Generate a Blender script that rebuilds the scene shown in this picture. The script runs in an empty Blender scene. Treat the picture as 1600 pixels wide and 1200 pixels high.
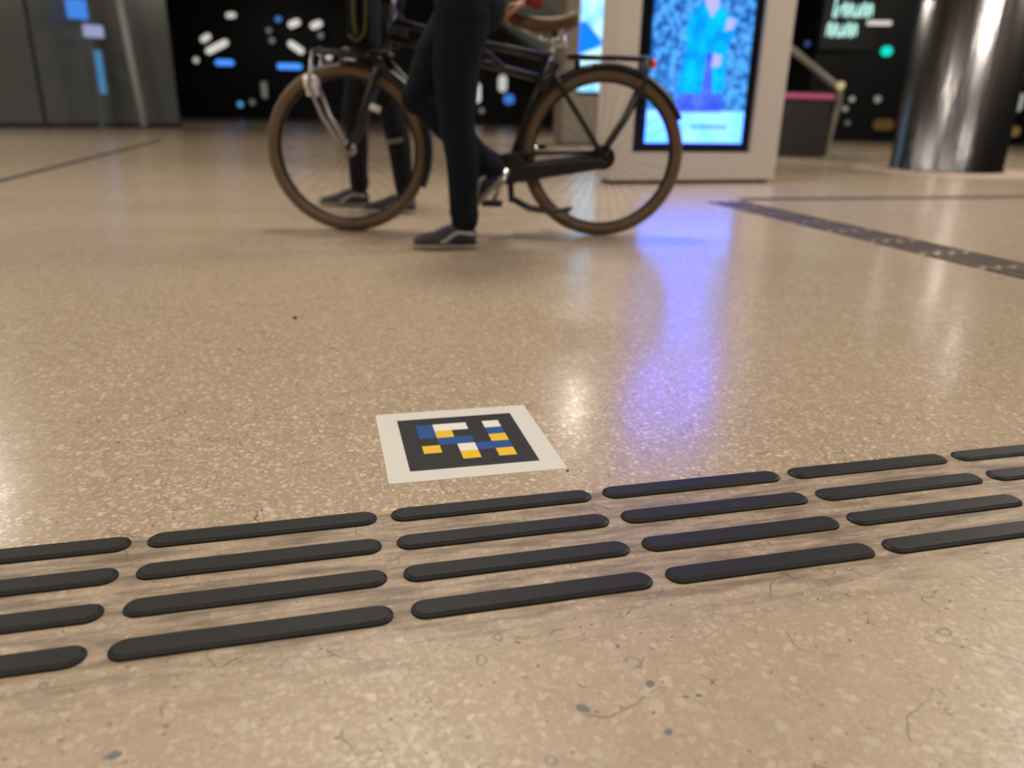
import bpy, bmesh, math, random
from mathutils import Vector, Matrix
random.seed(7)
sc = bpy.context.scene
col = sc.collection
R = math.radians

# ------------------------------------------------------------------ camera
PITCH, ROLL, CAM_H = 0.34406, 0.02126, 0.53
cp, sp, cr, sr = math.cos(PITCH), math.sin(PITCH), math.cos(ROLL), math.sin(ROLL)
fw = Vector((0, cp, -sp)); up0 = Vector((0, sp, cp)); rt0 = Vector((1, 0, 0))
rt = cr * rt0 + sr * up0; up = -sr * rt0 + cr * up0
cd = bpy.data.cameras.new('camera'); cam = bpy.data.objects.new('camera', cd); col.objects.link(cam)
m = Matrix((rt, up, -fw)).transposed().to_4x4(); m.translation = (0, 0, CAM_H)
cam.matrix_world = m
cd.sensor_width = 36; cd.lens = 36 * 1202 / 1600; cd.clip_start = 0.02; cd.clip_end = 200
cd.dof.use_dof = True; cd.dof.focus_distance = 1.06; cd.dof.aperture_fstop = 2.7
sc.camera = cam

# ------------------------------------------------------------------ world, exposure
w = bpy.data.worlds.new('night'); sc.world = w; w.use_nodes = True
w.node_tree.nodes['Background'].inputs[0].default_value = (0.30, 0.36, 0.5, 1)
w.node_tree.nodes['Background'].inputs[1].default_value = 0.02
vs = sc.view_settings
vs.view_transform = 'Standard'; vs.look = 'None'; vs.gamma = 1; vs.use_curve_mapping = False; vs.exposure = 0.10

# ------------------------------------------------------------------ ceiling lamps (built further down, listed here)
LAMP_Z = 4.9
LAMP_W = 168
LAMP_COL = (1.0, 0.905, 0.80)
LAMPS = [(-6.0, -1.5, 0.7), (-0.5, -2.0, 0.55), (5.0, -1.5, 0.7), (-6.2, 4.0, 0.9), (-0.8, 4.4, 0.85), (4.8, 4.6, 1.15), (-7.9, 9.7, 0.7), (1.6, 13.6, 1.0), (8.6, 8.5, 1.5), (-11.0, 15.0, 1.2)]   # x, y, dimming

# ------------------------------------------------------------------ helpers
def tag(o, label=None, cat=None, group=None, kind=None):
    if label: o['label'] = label
    if cat: o['category'] = cat
    if group: o['group'] = group
    if kind: o['kind'] = kind
    return o

def empty(name, loc, rz=0.0):
    o = bpy.data.objects.new(name, None); col.objects.link(o)
    o.location = loc; o.rotation_euler = (0, 0, rz); o.empty_display_size = 0.1
    return o

def wloc(o):
    p = Vector((0, 0, 0))
    while o:
        p += Vector(o.location); o = o.parent
    return p

class MB:
    def __init__(s): s.v = []; s.f = []
    def add(s, vs, fs):
        b = len(s.v); s.v += [tuple(q) for q in vs]; s.f += [tuple(b + i for i in f) for f in fs]; return s
    def box(s, c, d, M=None):
        x, y, z = d[0] / 2, d[1] / 2, d[2] / 2
        vs = [Vector((a * x, b * y, e * z)) for e in (-1, 1) for a, b in ((-1, -1), (1, -1), (1, 1), (-1, 1))]
        if M is not None: vs = [M @ q for q in vs]
        c = Vector(c)
        return s.add([q + c for q in vs], [(3, 2, 1, 0), (4, 5, 6, 7), (0, 1, 5, 4), (1, 2, 6, 5), (2, 3, 7, 6), (3, 0, 4, 7)])
    def tube(s, pts, r, n=12, closed=False, sx=1.0, caps=True):
        pts = [Vector(q) for q in pts]; k = len(pts)
        rs = r if isinstance(r, (list, tuple)) else [r] * k
        rings = []; prev = None
        for i, q in enumerate(pts):
            if closed: t = pts[(i + 1) % k] - pts[i - 1]
            else: t = pts[min(i + 1, k - 1)] - pts[max(i - 1, 0)]
            t.normalize()
            if prev is None:
                a = Vector((0, 1, 0)) if abs(t.y) < 0.9 else Vector((1, 0, 0))
                a = (a - t * a.dot(t)).normalized()
            else:
                a = (prev - t * prev.dot(t)).normalized()
            prev = a; b = t.cross(a)
            rings.append([q + (a * math.cos(2 * math.pi * j / n) * sx + b * math.sin(2 * math.pi * j / n)) * rs[i] for j in range(n)])
        vs = [q for ring in rings for q in ring]; fs = []
        for i in range(k if closed else k - 1):
            i2 = (i + 1) % k
            for j in range(n):
                j2 = (j + 1) % n; fs.append((i * n + j, i * n + j2, i2 * n + j2, i2 * n + j))
        if not closed and caps: fs += [tuple(range(n - 1, -1, -1)), tuple((k - 1) * n + j for j in range(n))]
        return s.add(vs, fs)
    def ell(s, c, r, nu=14, nv=8, M=None):
        vs = []; fs = []; c = Vector(c)
        for i in range(nv + 1):
            th = math.pi * (0.02 + 0.96 * i / nv)
            for j in range(nu):
                ph = 2 * math.pi * j / nu
                q = Vector((r[0] * math.sin(th) * math.cos(ph), r[1] * math.sin(th) * math.sin(ph), r[2] * math.cos(th)))
                vs.append((M @ q if M is not None else q) + c)
        for i in range(nv):
            for j in range(nu):
                j2 = (j + 1) % nu; fs.append((i * nu + j, (i + 1) * nu + j, (i + 1) * nu + j2, i * nu + j2))
        fs += [tuple(range(nu)), tuple(nv * nu + j for j in range(nu - 1, -1, -1))]
        return s.add(vs, fs)
    def limb(s, pts, rs, n=12):
        s.tube(pts, rs, n)
        for q, r in zip(pts, rs): s.ell(q, (r, r, r), n, 8)
        return s
    def prism(s, poly, z0, z1):
        n = len(poly)
        vs = [(x, y, z0) for x, y in poly] + [(x, y, z1) for x, y in poly]
        return s.add(vs, [tuple(range(n - 1, -1, -1)), tuple(range(n, 2 * n))] + [(i, (i + 1) % n, n + (i + 1) % n, n + i) for i in range(n)])
    def xz(s, poly, y0, y1):
        n = len(poly)
        vs = [(x, y0, z) for x, z in poly] + [(x, y1, z) for x, z in poly]
        return s.add(vs, [tuple(range(n)), tuple(range(2 * n - 1, n - 1, -1))] + [(i, n + i, n + (i + 1) % n, (i + 1) % n) for i in range(n)])
    def lathe(s, c, prof, n=48):
        vs = []; fs = []
        for r, z in prof:
            for j in range(n):
                a = 2 * math.pi * j / n; vs.append((c[0] + r * math.cos(a), c[1] + r * math.sin(a), c[2] + z))
        for i in range(len(prof) - 1):
            for j in range(n):
                j2 = (j + 1) % n; fs.append((i * n + j, i * n + j2, (i + 1) * n + j2, (i + 1) * n + j))
        return s.add(vs, fs)
    def mesh(s, name, smooth=False, fix=True):
        me = bpy.data.meshes.new(name); me.from_pydata(s.v, [], s.f)
        if fix:
            bm = bmesh.new(); bm.from_mesh(me); bmesh.ops.recalc_face_normals(bm, faces=bm.faces); bm.to_mesh(me); bm.free()
        if smooth:
            for q in me.polygons: q.use_smooth = True
        me.update(); return me
    def build(s, name, mt, parent=None, world=False, smooth=False, bevel=0.0, remesh=0.0):
        if world and parent is not None:
            L = wloc(parent); s.v = [(a - L.x, b - L.y, c - L.z) for a, b, c in s.v]
        me = s.mesh(name, smooth); me.materials.append(mt)
        o = bpy.data.objects.new(name, me); col.objects.link(o)
        if parent is not None: o.parent = parent
        if bevel:
            md = o.modifiers.new('bevel', 'BEVEL'); md.width = bevel; md.segments = 2; md.limit_method = 'ANGLE'
        if remesh:
            md = o.modifiers.new('r', 'REMESH'); md.mode = 'VOXEL'; md.voxel_size = remesh; md.use_smooth_shade = True
            md = o.modifiers.new('s', 'SMOOTH'); md.factor = 0.5; md.iterations = 6
            dg = bpy.context.evaluated_depsgraph_get(); dg.update()
            nm = bpy.data.meshes.new_from_object(o.evaluated_get(dg)); o.modifiers.clear(); o.data = nm; nm.name = name
            for q in nm.polygons: q.use_smooth = True
            if not nm.materials: nm.materials.append(mt)
        return o

def bez(pts, n=8):
    """Catmull-Rom through the points"""
    P = [Vector(q) for q in pts]; P = [2 * P[0] - P[1]] + P + [2 * P[-1] - P[-2]]; out = []
    for i in range(1, len(P) - 2):
        for k in range(n):
            t = k / n; a, b, c, d = P[i - 1], P[i], P[i + 1], P[i + 2]
            out.append(0.5 * (2 * b + (c - a) * t + (2 * a - 5 * b + 4 * c - d) * t * t + (3 * b - a - 3 * c + d) * t ** 3))
    out.append(P[-2]); return out

def circ(cx, cz, r, a0, a1, n, y):
    return [(cx + r * math.cos(R(a0 + (a1 - a0) * i / n)), y, cz + r * math.sin(R(a0 + (a1 - a0) * i / n))) for i in range(n + 1)]

# ------------------------------------------------------------------ materials
def mat(name, c, rough=0.5, metal=0.0, var=0.12, scale=12.0, bump=0.0, emit=0.0, ec=None, spec=0.5, bscale=None):
    mt = bpy.data.materials.new(name); mt.use_nodes = True
    nt = mt.node_tree; b = nt.nodes['Principled BSDF']
    tc = nt.nodes.new('ShaderNodeTexCoord')
    no = nt.nodes.new('ShaderNodeTexNoise'); no.inputs['Scale'].default_value = scale; no.inputs['Detail'].default_value = 5
    nt.links.new(tc.outputs['Object'], no.inputs['Vector'])
    mx = nt.nodes.new('ShaderNodeMix'); mx.data_type = 'RGBA'
    mx.inputs[6].default_value = tuple(max(0, q * (1 - var)) for q in c) + (1,)
    mx.inputs[7].default_value = tuple(q * (1 + var) for q in c) + (1,)
    nt.links.new(no.outputs['Fac'], mx.inputs[0]); nt.links.new(mx.outputs[2], b.inputs['Base Color'])
    b.inputs['Roughness'].default_value = rough; b.inputs['Metallic'].default_value = metal
    b.inputs['Specular IOR Level'].default_value = spec
    if bump:
        n2 = nt.nodes.new('ShaderNodeTexNoise'); n2.inputs['Scale'].default_value = bscale or scale * 2; n2.inputs['Detail'].default_value = 4
        nt.links.new(tc.outputs['Object'], n2.inputs['Vector'])
        bp = nt.nodes.new('ShaderNodeBump'); bp.inputs['Strength'].default_value = bump; bp.inputs['Distance'].default_value = 0.01
        nt.links.new(n2.outputs['Fac'], bp.inputs['Height']); nt.links.new(bp.outputs[0], b.inputs['Normal'])
    if emit:
        b.inputs['Emission Color'].default_value = tuple(ec or c) + (1,); b.inputs['Emission Strength'].default_value = emit
    return mt

ANG = R(14.6)
AX = Vector((math.cos(ANG), math.sin(ANG), 0)); NX = Vector((-AX.y, AX.x, 0))
def uv(u, v, z=0.0): return AX * u + NX * v + Vector((0, 0, z))

def terrazzo():
    mt = bpy.data.materials.new('polished_terrazzo'); mt.use_nodes = True
    nt = mt.node_tree; N = nt.nodes; L = nt.links; b = N['Principled BSDF']
    def lk(v, sock):
        if hasattr(v, 'is_output') or isinstance(v, bpy.types.NodeSocket): L.new(v, sock)
        else: sock.default_value = v
    def math_(op, a, c=None, d=None, clamp=False):
        n = N.new('ShaderNodeMath'); n.operation = op; n.use_clamp = clamp; lk(a, n.inputs[0])
        if c is not None: lk(c, n.inputs[1])
        if d is not None: lk(d, n.inputs[2])
        return n.outputs[0]
    def ramp(x, lo, hi):
        n = N.new('ShaderNodeMapRange'); n.interpolation_type = 'SMOOTHSTEP'; lk(x, n.inputs[0]); n.inputs[1].default_value = lo; n.inputs[2].default_value = hi
        return n.outputs[0]
    def mix(f, a, c):
        n = N.new('ShaderNodeMix'); n.data_type = 'RGBA'; lk(f, n.inputs[0]); lk(a, n.inputs[6]); lk(c, n.inputs[7]); return n.outputs[2]
    def noise(vec, s, d=3, r=0.5):
        n = N.new('ShaderNodeTexNoise'); n.inputs['Scale'].default_value = s; n.inputs['Detail'].default_value = d; n.inputs['Roughness'].default_value = r
        L.new(vec, n.inputs['Vector']); return n
    def voro(vec, s, feat='F1', rnd=1.0):
        n = N.new('ShaderNodeTexVoronoi'); n.feature = feat; n.inputs['Scale'].default_value = s; n.inputs['Randomness'].default_value = rnd
        n.voronoi_dimensions = '2D'; L.new(vec, n.inputs['Vector']); return n
    tc = N.new('ShaderNodeTexCoord'); mp = N.new('ShaderNodeMapping'); mp.vector_type = 'POINT'; mp.inputs['Rotation'].default_value = (0, 0, -ANG)
    L.new(tc.outputs['Object'], mp.inputs[0]); P = mp.outputs[0]           # x = along the guide strip, y = across it
    sx = N.new('ShaderNodeSeparateXYZ'); L.new(P, sx.inputs[0]); V = sx.outputs[1]; U = sx.outputs[0]
    def warp(s, amt):
        n = noise(P, s, 2); a = N.new('ShaderNodeVectorMath'); a.operation = 'MULTIPLY_ADD'
        L.new(n.outputs['Color'], a.inputs[0]); a.inputs[1].default_value = (amt, amt, 0); L.new(P, a.inputs[2]); return a.outputs[0]
    def chips(s, rmin, rmax, frac, wamt):
        v = voro(warp(s * 1.1, wamt), s); sc3 = N.new('ShaderNodeSeparateColor'); L.new(v.outputs['Color'], sc3.inputs[0])
        rad = N.new('ShaderNodeMapRange'); L.new(sc3.outputs[0], rad.inputs[0]); rad.inputs[3].default_value = rmin * s; rad.inputs[4].default_value = rmax * s
        d = math_('SUBTRACT', rad.outputs[0], v.outputs['Distance'])
        mask = ramp(d, 0.0, 0.05)
        on = math_('LESS_THAN', sc3.outputs[1], frac)
        rim = math_('MULTIPLY', ramp(math_('ABSOLUTE', d), 0.07, 0.0), on)
        return math_('MULTIPLY', mask, on), sc3.outputs[2], rim
    big = noise(P, 1.6, 3); mid = noise(P, 26, 4, 0.6)
    base = mix(big.outputs['Fac'], (0.372, 0.287, 0.194, 1), (0.465, 0.364, 0.255, 1))
    base = mix(math_('MULTIPLY', ramp(mid.outputs['Fac'], 0.42, 0.68), 0.45), base, (0.35, 0.262, 0.172, 1))
    pol = ramp(V, 0.935, 0.950)
    c1, h1, _ = chips(170, 0.0014, 0.0036, 0.80, 0.010)
    c2, h2, _ = chips(88, 0.0020, 0.0052, 0.55, 0.014)
    c3, h3, r3 = chips(30, 0.0030, 0.0095, 0.20, 0.022)
    k1 = math_('MULTIPLY_ADD', pol, 0.42, 0.30); k2 = math_('MULTIPLY_ADD', pol, 0.40, 0.38)  # chips stand out more on the far side: glare sparkle put into their colour
    base = mix(math_('MULTIPLY', c1, k1), base, mix(h1, (0.43, 0.32, 0.215, 1), (0.68, 0.565, 0.42, 1)))
    base = mix(math_('MULTIPLY', c2, k2), base, mix(h2, (0.40, 0.31, 0.215, 1), (0.76, 0.645, 0.50, 1)))
    base = mix(math_('MULTIPLY', c3, 0.5), base, mix(h3, (0.40, 0.36, 0.28, 1), (0.62, 0.525, 0.41, 1)))
    # dark grains, dark rims round a few chips, hairline scratches
    g1, _, _ = chips(80, 0.0006, 0.0020, 0.22, 0.012)
    base = mix(math_('MULTIPLY', g1, 0.85), base, (0.075, 0.05, 0.03, 1))
    rimm = math_('MULTIPLY', r3, math_('LESS_THAN', h3, 0.22))
    base = mix(math_('MULTIPLY', rimm, 0.55), base, (0.10, 0.068, 0.04, 1))
    ce = voro(warp(14, 0.07), 10, 'DISTANCE_TO_EDGE')
    crk = math_('MULTIPLY', ramp(ce.outputs['Distance'], 0.013, 0.003), ramp(noise(P, 14, 4).outputs['Fac'], 0.53, 0.60))
    base = mix(math_('MULTIPLY', crk, 0.7), base, (0.09, 0.06, 0.035, 1))
    # trodden-in dirt between the guide bars (and round the second strip), streaked along the strip
    st = N.new('ShaderNodeMapping'); L.new(P, st.inputs[0]); st.inputs['Scale'].default_value = (10, 60, 1)
    dn = noise(st.outputs[0], 1.0, 5, 0.65)
    zone = math_('MULTIPLY', ramp(V, 0.675, 0.705), ramp(V, 0.955, 0.943))
    z2 = math_('MULTIPLY', zone, math_('MULTIPLY_ADD', ramp(dn.outputs['Fac'], 0.32, 0.66), 0.75, 0.12), clamp=True)
    soft = math_('MULTIPLY', math_('MULTIPLY', ramp(V, 0.58, 0.70), ramp(V, 0.955, 0.943)), math_('MULTIPLY', ramp(dn.outputs['Fac'], 0.42, 0.7), 0.5))
    base = mix(math_('MULTIPLY', z2, 0.9), base, (0.225, 0.165, 0.110, 1))
    base = mix(math_('MULTIPLY', soft, 1.2, clamp=True), base, (0.105, 0.076, 0.050, 1))
    L.new(base, b.inputs['Base Color'])
    # polish: worn duller on the near side of the strip
    rn = noise(P, 3.0, 3)
    rg = math_('ADD', math_('MULTIPLY_ADD', pol, -0.20, 0.46), math_('MULTIPLY_ADD', rn.outputs['Fac'], 0.10, -0.05))
    rg = math_('SUBTRACT', rg, math_('MULTIPLY', math_('MAXIMUM', c1, c2), 0.09))
    L.new(rg, b.inputs['Roughness'])
    b.inputs['Specular IOR Level'].default_value = 0.5
    bp = N.new('ShaderNodeBump'); bp.inputs['Strength'].default_value = 0.10; bp.inputs['Distance'].default_value = 0.001
    hgt = math_('ADD', math_('MAXIMUM', c1, c2), math_('MULTIPLY', mid.outputs['Fac'], 0.6))
    L.new(hgt, bp.inputs['Height']); L.new(bp.outputs[0], b.inputs['Normal'])
    return mt

M = {}
M['floor'] = terrazzo()
M['rubber'] = mat('black_rubber', (0.0095, 0.0088, 0.0078), 0.52, spec=0.32, var=0.25, scale=40, bump=0.05, bscale=260)
M['joint'] = mat('dark_joint', (0.045, 0.036, 0.030), 0.75, spec=0.2)
M['paper'] = mat('sticker_white', (0.66, 0.645, 0.58), 0.5, var=0.05, scale=30, bump=0.05)
M['cblack'] = mat('sticker_black', (0.011, 0.0105, 0.010), 0.55, spec=0.35, var=0.1)
M['cblue'] = mat('sticker_blue', (0.004, 0.066, 0.27), 0.5, spec=0.35, var=0.05)
M['cyellow'] = mat('sticker_yellow', (0.80, 0.50, 0.012), 0.5, spec=0.35, var=0.05)
M['cwhite'] = mat('sticker_cell_white', (0.78, 0.75, 0.68), 0.5, var=0.03)
M['chipgrey'] = mat('grey_stone', (0.16, 0.165, 0.15), 0.4, var=0.2, scale=200)
M['chippale'] = mat('pale_stone', (0.47, 0.41, 0.31), 0.4, var=0.1, scale=200)
M['dirt'] = mat('black_dirt', (0.02, 0.016, 0.012), 0.8, bump=0.4, scale=300)
M['ceil'] = mat('ceiling_paint', (0.22, 0.21, 0.20), 0.8)
M['darkglass'] = mat('night_glass', (0.004, 0.0045, 0.005), 0.35, spec=0.25)
M['mullion'] = mat('dark_mullion', (0.008, 0.008, 0.009), 0.5)
M['greyglass'] = mat('grey_glass', (0.135, 0.146, 0.140), 0.2, var=0.15, scale=1.5)
M['blacktrim'] = mat('black_skirting', (0.006, 0.006, 0.006), 0.5)
M['lampmetal'] = mat('lamp_housing', (0.5, 0.5, 0.5), 0.4, 0.8)
M['kiosk'] = mat('kiosk_white_steel', (0.50, 0.45, 0.40), 0.45, var=0.04)
M['kiosk2'] = mat('kiosk_grey_steel', (0.30, 0.265, 0.22), 0.5, var=0.05)
M['bezel'] = mat('black_bezel', (0.006, 0.007, 0.010), 0.2)
M['mirror'] = mat('polished_steel', (0.25, 0.24, 0.24), 0.24, 1.0, var=0.4, scale=6, bump=1.0, bscale=16)
def stretch(mt, sc3):
    nt = mt.node_tree; tc = [n for n in nt.nodes if n.type == 'TEX_COORD'][0]; mp = nt.nodes.new('ShaderNodeMapping'); mp.inputs['Scale'].default_value = sc3
    for l in list(nt.links):
        if l.from_node == tc: to = l.to_socket; nt.links.remove(l); nt.links.new(mp.outputs[0], to)
    nt.links.new(tc.outputs['Object'], mp.inputs[0])
stretch(M['mirror'], (1, 1, 0.06))
M['stone'] = mat('pinkish_stone', (0.56, 0.43, 0.35), 0.45)
M['steel'] = mat('brushed_steel', (0.45, 0.43, 0.38), 0.35, 0.7)
M['chrome'] = mat('chrome', (0.75, 0.74, 0.70), 0.22, 0.9)
M['panel'] = mat('dark_panel', (0.030, 0.028, 0.027), 0.5)
M['bikeblack'] = mat('black_paint', (0.010, 0.010, 0.010), 0.38)
M['tyre'] = mat('brown_rubber', (0.135, 0.085, 0.048), 0.7, var=0.2, scale=30)
M['rim'] = mat('dark_rim', (0.02, 0.018, 0.016), 0.35, 0.6)
M['leather'] = mat('brown_leather', (0.14, 0.075, 0.035), 0.5, bump=0.2, scale=60)
M['redlens'] = mat('red_lens', (0.45, 0.03, 0.03), 0.25, emit=0.25, ec=(1, 0.15, 0.12))
M['whitelens'] = mat('white_reflector', (0.75, 0.75, 0.74), 0.25)
M['olive'] = mat('olive_trim', (0.055, 0.06, 0.010), 0.6)
M['bag'] = mat('black_fabric', (0.004, 0.004, 0.0045), 0.9, spec=0.15, bump=0.3, scale=80)
M['jeans'] = mat('dark_denim', (0.0045, 0.0075, 0.0135), 0.9, spec=0.2, var=0.35, scale=14, bump=0.5, bscale=22)
M['pants'] = mat('charcoal_cloth', (0.0085, 0.0095, 0.014), 0.9, spec=0.2, var=0.3, scale=14, bump=0.5, bscale=20)
M['jacket'] = mat('black_jacket', (0.004, 0.004, 0.0045), 0.9, spec=0.2, bump=0.4, scale=18)
M['red'] = mat('red_cuff', (0.30, 0.035, 0.025), 0.8)
M['skin'] = mat('skin', (0.42, 0.22, 0.14), 0.55, var=0.08)
M['hair'] = mat('brown_hair', (0.03, 0.018, 0.01), 0.7, bump=0.6, scale=60)
M['eye'] = mat('eye', (0.02, 0.015, 0.01), 0.2)
M['shoe'] = mat('shoe_suede', (0.050, 0.043, 0.050), 0.85)
M['shoeblue'] = mat('navy_suede', (0.022, 0.020, 0.05), 0.85)
M['shoewhite'] = mat('shoe_white', (0.36, 0.35, 0.33), 0.7)
M['sole'] = mat('pale_sole', (0.30, 0.27, 0.20), 0.7)
M['greyband'] = mat('grey_band', (0.20, 0.20, 0.19), 0.6)

def emis(name, c, s, noise_c=None, scale=14, base=0.02):
    mt = mat(name, tuple(base * q for q in c), 0.25, var=0.0, emit=s, ec=c)
    if noise_c:
        nt = mt.node_tree; b = nt.nodes['Principled BSDF']
        tc = nt.nodes.new('ShaderNodeTexCoord'); no = nt.nodes.new('ShaderNodeTexNoise'); no.inputs['Scale'].default_value = scale; no.inputs['Detail'].default_value = 4
        nt.links.new(tc.outputs['Object'], no.inputs['Vector'])
        rp = nt.nodes.new('ShaderNodeMapRange'); rp.inputs[1].default_value = 0.38; rp.inputs[2].default_value = 0.62; nt.links.new(no.outputs['Fac'], rp.inputs[0])
        mx = nt.nodes.new('ShaderNodeMix'); mx.data_type = 'RGBA'; mx.inputs[6].default_value = c + (1,); mx.inputs[7].default_value = noise_c + (1,)
        nt.links.new(rp.outputs[0], mx.inputs[0]); nt.links.new(mx.outputs[2], b.inputs['Emission Color'])
    return mt

# ------------------------------------------------------------------ setting
fl = MB().box((-2, 12, -0.05), (40, 40, 0.1)).build('floor', M['floor']); tag(fl, kind='structure')
ce_ = MB().box((-2, 12, 5.05), (40, 40, 0.1)).build('ceiling', M['ceil']); tag(ce_, kind='structure')

def wall(name, a, b, h, t, mt, n_panel, jm):
    """a glazed wall from a to b: a root slab with its panes as parts"""
    a = Vector(a + (0,)); b = Vector(b + (0,)); d = (b - a); ln = d.length; ang = math.atan2(d.y, d.x)
    o = MB().box((ln / 2, t / 2 + 0.03, h / 2), (ln, t, h)).build(name, jm); o.location = a; o.rotation_euler = (0, 0, ang); tag(o, kind='structure')
    pw = ln / n_panel
    me = MB().box((0, 0, 0), (pw - 0.06, 0.05, h - 0.06)).mesh('pane'); me.materials.append(mt)
    for i in range(n_panel):
        q = bpy.data.objects.new('pane', me); col.objects.link(q); q.parent = o; q.location = ((i + 0.5) * pw, 0.012, h / 2 + 0.03)
    return o
wall('wall_back', (-18, 28.0), (4.6, 28.4), 5.0, 0.2, M['darkglass'], 9, M['mullion'])
wall('wall_side', (4.6, 28.4), (6.2, 17.6), 5.0, 0.2, M['darkglass'], 4, M['mullion'])
wall('wall_right', (6.2, 17.5), (17.5, 16.4), 5.0, 0.2, M['darkglass'], 5, M['mullion'])
wl = wall('wall_left', (-14.89, 10.48), (-7.25, 17.44), 5.0, 0.3, M['greyglass'], 4, M['blacktrim'])
sk = MB().box((5.167, -0.05, 0.04), (10.334, 0.05, 0.08)).build('baseboard_left', M['blacktrim']); sk.location = wl.location; sk.rotation_euler = wl.rotation_euler; tag(sk, kind='structure')

# joints in the floor
def strip(name, u0, u1, v0, v1):
    o = MB().box(((u0 + u1) / 2, (v0 + v1) / 2, 0.0005), (u1 - u0, v1 - v0, 0.001)).build(name, M['joint']); o.rotation_euler = (0, 0, ANG); tag(o, kind='structure')
strip('trim_1', -2.065, -1.985, 3.0, 12.5)
strip('trim_2', 2.72, 9.0, 4.55, 4.68)

# larger stones set in the terrazzo
for i, (x, y, rx, ry, g) in enumerate([(0.073, 0.579, .0085, .0060, 0), (0.142, 0.614, .0055, .0050, 0), (-0.335, 0.512, .0090, .0045, 0), (0.149, 0.552, .005, .004, 0),
        (0.135, 0.601, .006, .005, 1), (0.19, 0.604, .005, .006, 1), (0.255, 0.56, .007, .006, 1), (-0.236, 0.545, .006, .006, 1), (0.08, 0.525, .010, .006, 1), (0.33, 0.545, .007, .007, 1),
        (-0.55, 1.17, .014, .012, 1), (-0.62, 1.04, .012, .010, 1), (0.15, 0.508, .008, .008, 1), (-0.30, 0.60, .005, .005, 1), (-0.12, 0.62, .006, .004, 1), (0.47, 0.62, .006, .005, 1)]):
    k = 9; poly = []
    for j in range(k):
        a = 2 * math.pi * j / k; q = random.uniform(0.75, 1.1); poly.append((math.cos(a) * rx * q, math.sin(a) * ry * q))
    o = MB().prism(poly, 0.0, 0.0002).build('stone_chip', M['chippale' if g else 'chipgrey'], fl); o.location = (x, y, 0); o.rotation_euler = (0, 0, random.uniform(0, 6))

# ------------------------------------------------------------------ ceiling lamps
def lamp_proto():
    me1 = MB().lathe((0, 0, 0), [(0.64, 0.10), (0.66, 0.0), (0.63, -0.02), (0.62, 0.0)], 32).mesh('housing', True); me1.materials.append(M['lampmetal'])
    me2 = MB().lathe((0, 0, 0), [(0.0005, 0.012), (0.62, 0.012), (0.62, 0.02), (0.0005, 0.02)], 32).mesh('diffuser'); me2.materials.append(emis('lamp_diffuser', LAMP_COL, 3))
    return me1, me2
h_me, d_me = lamp_proto()
for i, (x, y, dim) in enumerate(LAMPS):
    e = empty('ceiling_lamp', (x, y, LAMP_Z)); tag(e, 'round recessed ceiling lamp above the hall', 'lamp', 'ceiling lamps over the hall')
    for nm, me in (('housing', h_me), ('diffuser', d_me)):
        o = bpy.data.objects.new(nm, me); col.objects.link(o); o.parent = e
    ld = bpy.data.lights.new('lamp_light', 'AREA'); ld.shape = 'DISK'; ld.size = 1.2; ld.energy = LAMP_W * dim; ld.color = LAMP_COL
    lo = bpy.data.objects.new('lamp_light', ld); col.objects.link(lo); lo.parent = e; lo.location = (0, 0, -0.03)

# ------------------------------------------------------------------ guide bars
def bar_mesh(L=0.2895, W=0.035, T=0.0245, Hh=0.0052):
    mb = MB(); n = 10
    def ring(w, z):
        r = w / 2; x = L / 2 - W / 2; out = []
        for s, a0 in ((1, -90), (-1, 90)):
            for i in range(n + 1):
                a = R(a0 + 180 * i / n); out.append((s * x + r * math.cos(a), r * math.sin(a), z))
        return out
    prof = [(W, -0.0005), (W, 0.0012), (W - 0.001, 0.0022), (T + 0.0022, Hh - 0.0008), (T + 0.0004, Hh - 0.0001), (T - 0.002, Hh)]
    rings = [ring(a, b) for a, b in prof]; k = len(rings[0]); vs = [q for r in rings for q in r]; fs = []
    for i in range(len(rings) - 1):
        for j in range(k): fs.append((i * k + j, i * k + (j + 1) % k, (i + 1) * k + (j + 1) % k, (i + 1) * k + j))
    fs.append(tuple((len(rings) - 1) * k + j for j in range(k)))
    me = mb.add(vs, fs).mesh('guide_bar', False); me.materials.append(M['rubber']); return me
bar = bar_mesh()
U0, V0, PP, SS = -0.5488, 0.9406, 0.3085, 0.0724
ordn = ['leftmost', 'second from the left', 'third from the left', 'fourth from the left', 'fifth from the left', 'rightmost']
rown = ['row closest to the sticker', 'second row from the sticker', 'third row from the sticker', 'front row nearest the viewer']
for r in range(4):
    for k in range(-3, 10):
        o = bpy.data.objects.new('guide_bar', bar); col.objects.link(o)
        p = uv(U0 + (k + 0.5) * PP, V0 - r * SS); o.location = p; o.rotation_euler = (0, 0, ANG)
        n_in = 6 if r < 2 else 5
        if 0 <= k < n_in:
            od = 'rightmost' if k == n_in - 1 else ordn[k]
            tag(o, 'black rubber guide bar, %s in the %s' % (od, rown[r]), 'guide bar', 'guide bars of the near strip')
        else:
            tag(o, 'black rubber guide bar past the %s end of the near strip' % ('left' if k < 0 else 'right'), 'guide bar', 'guide bars of the near strip')
# second strip, running away to the right
for r in range(4):
    for k in range(11):
        o = bpy.data.objects.new('guide_bar', bar); col.objects.link(o)
        o.location = uv(2.535 + (r - 1.5) * SS, 4.50 - (k + 0.5) * PP); o.rotation_euler = (0, 0, ANG + R(90))
        tag(o, 'black guide bar in the blurred strip receding towards the lit kiosk', 'guide bar', 'guide bars of the far strip')

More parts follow.
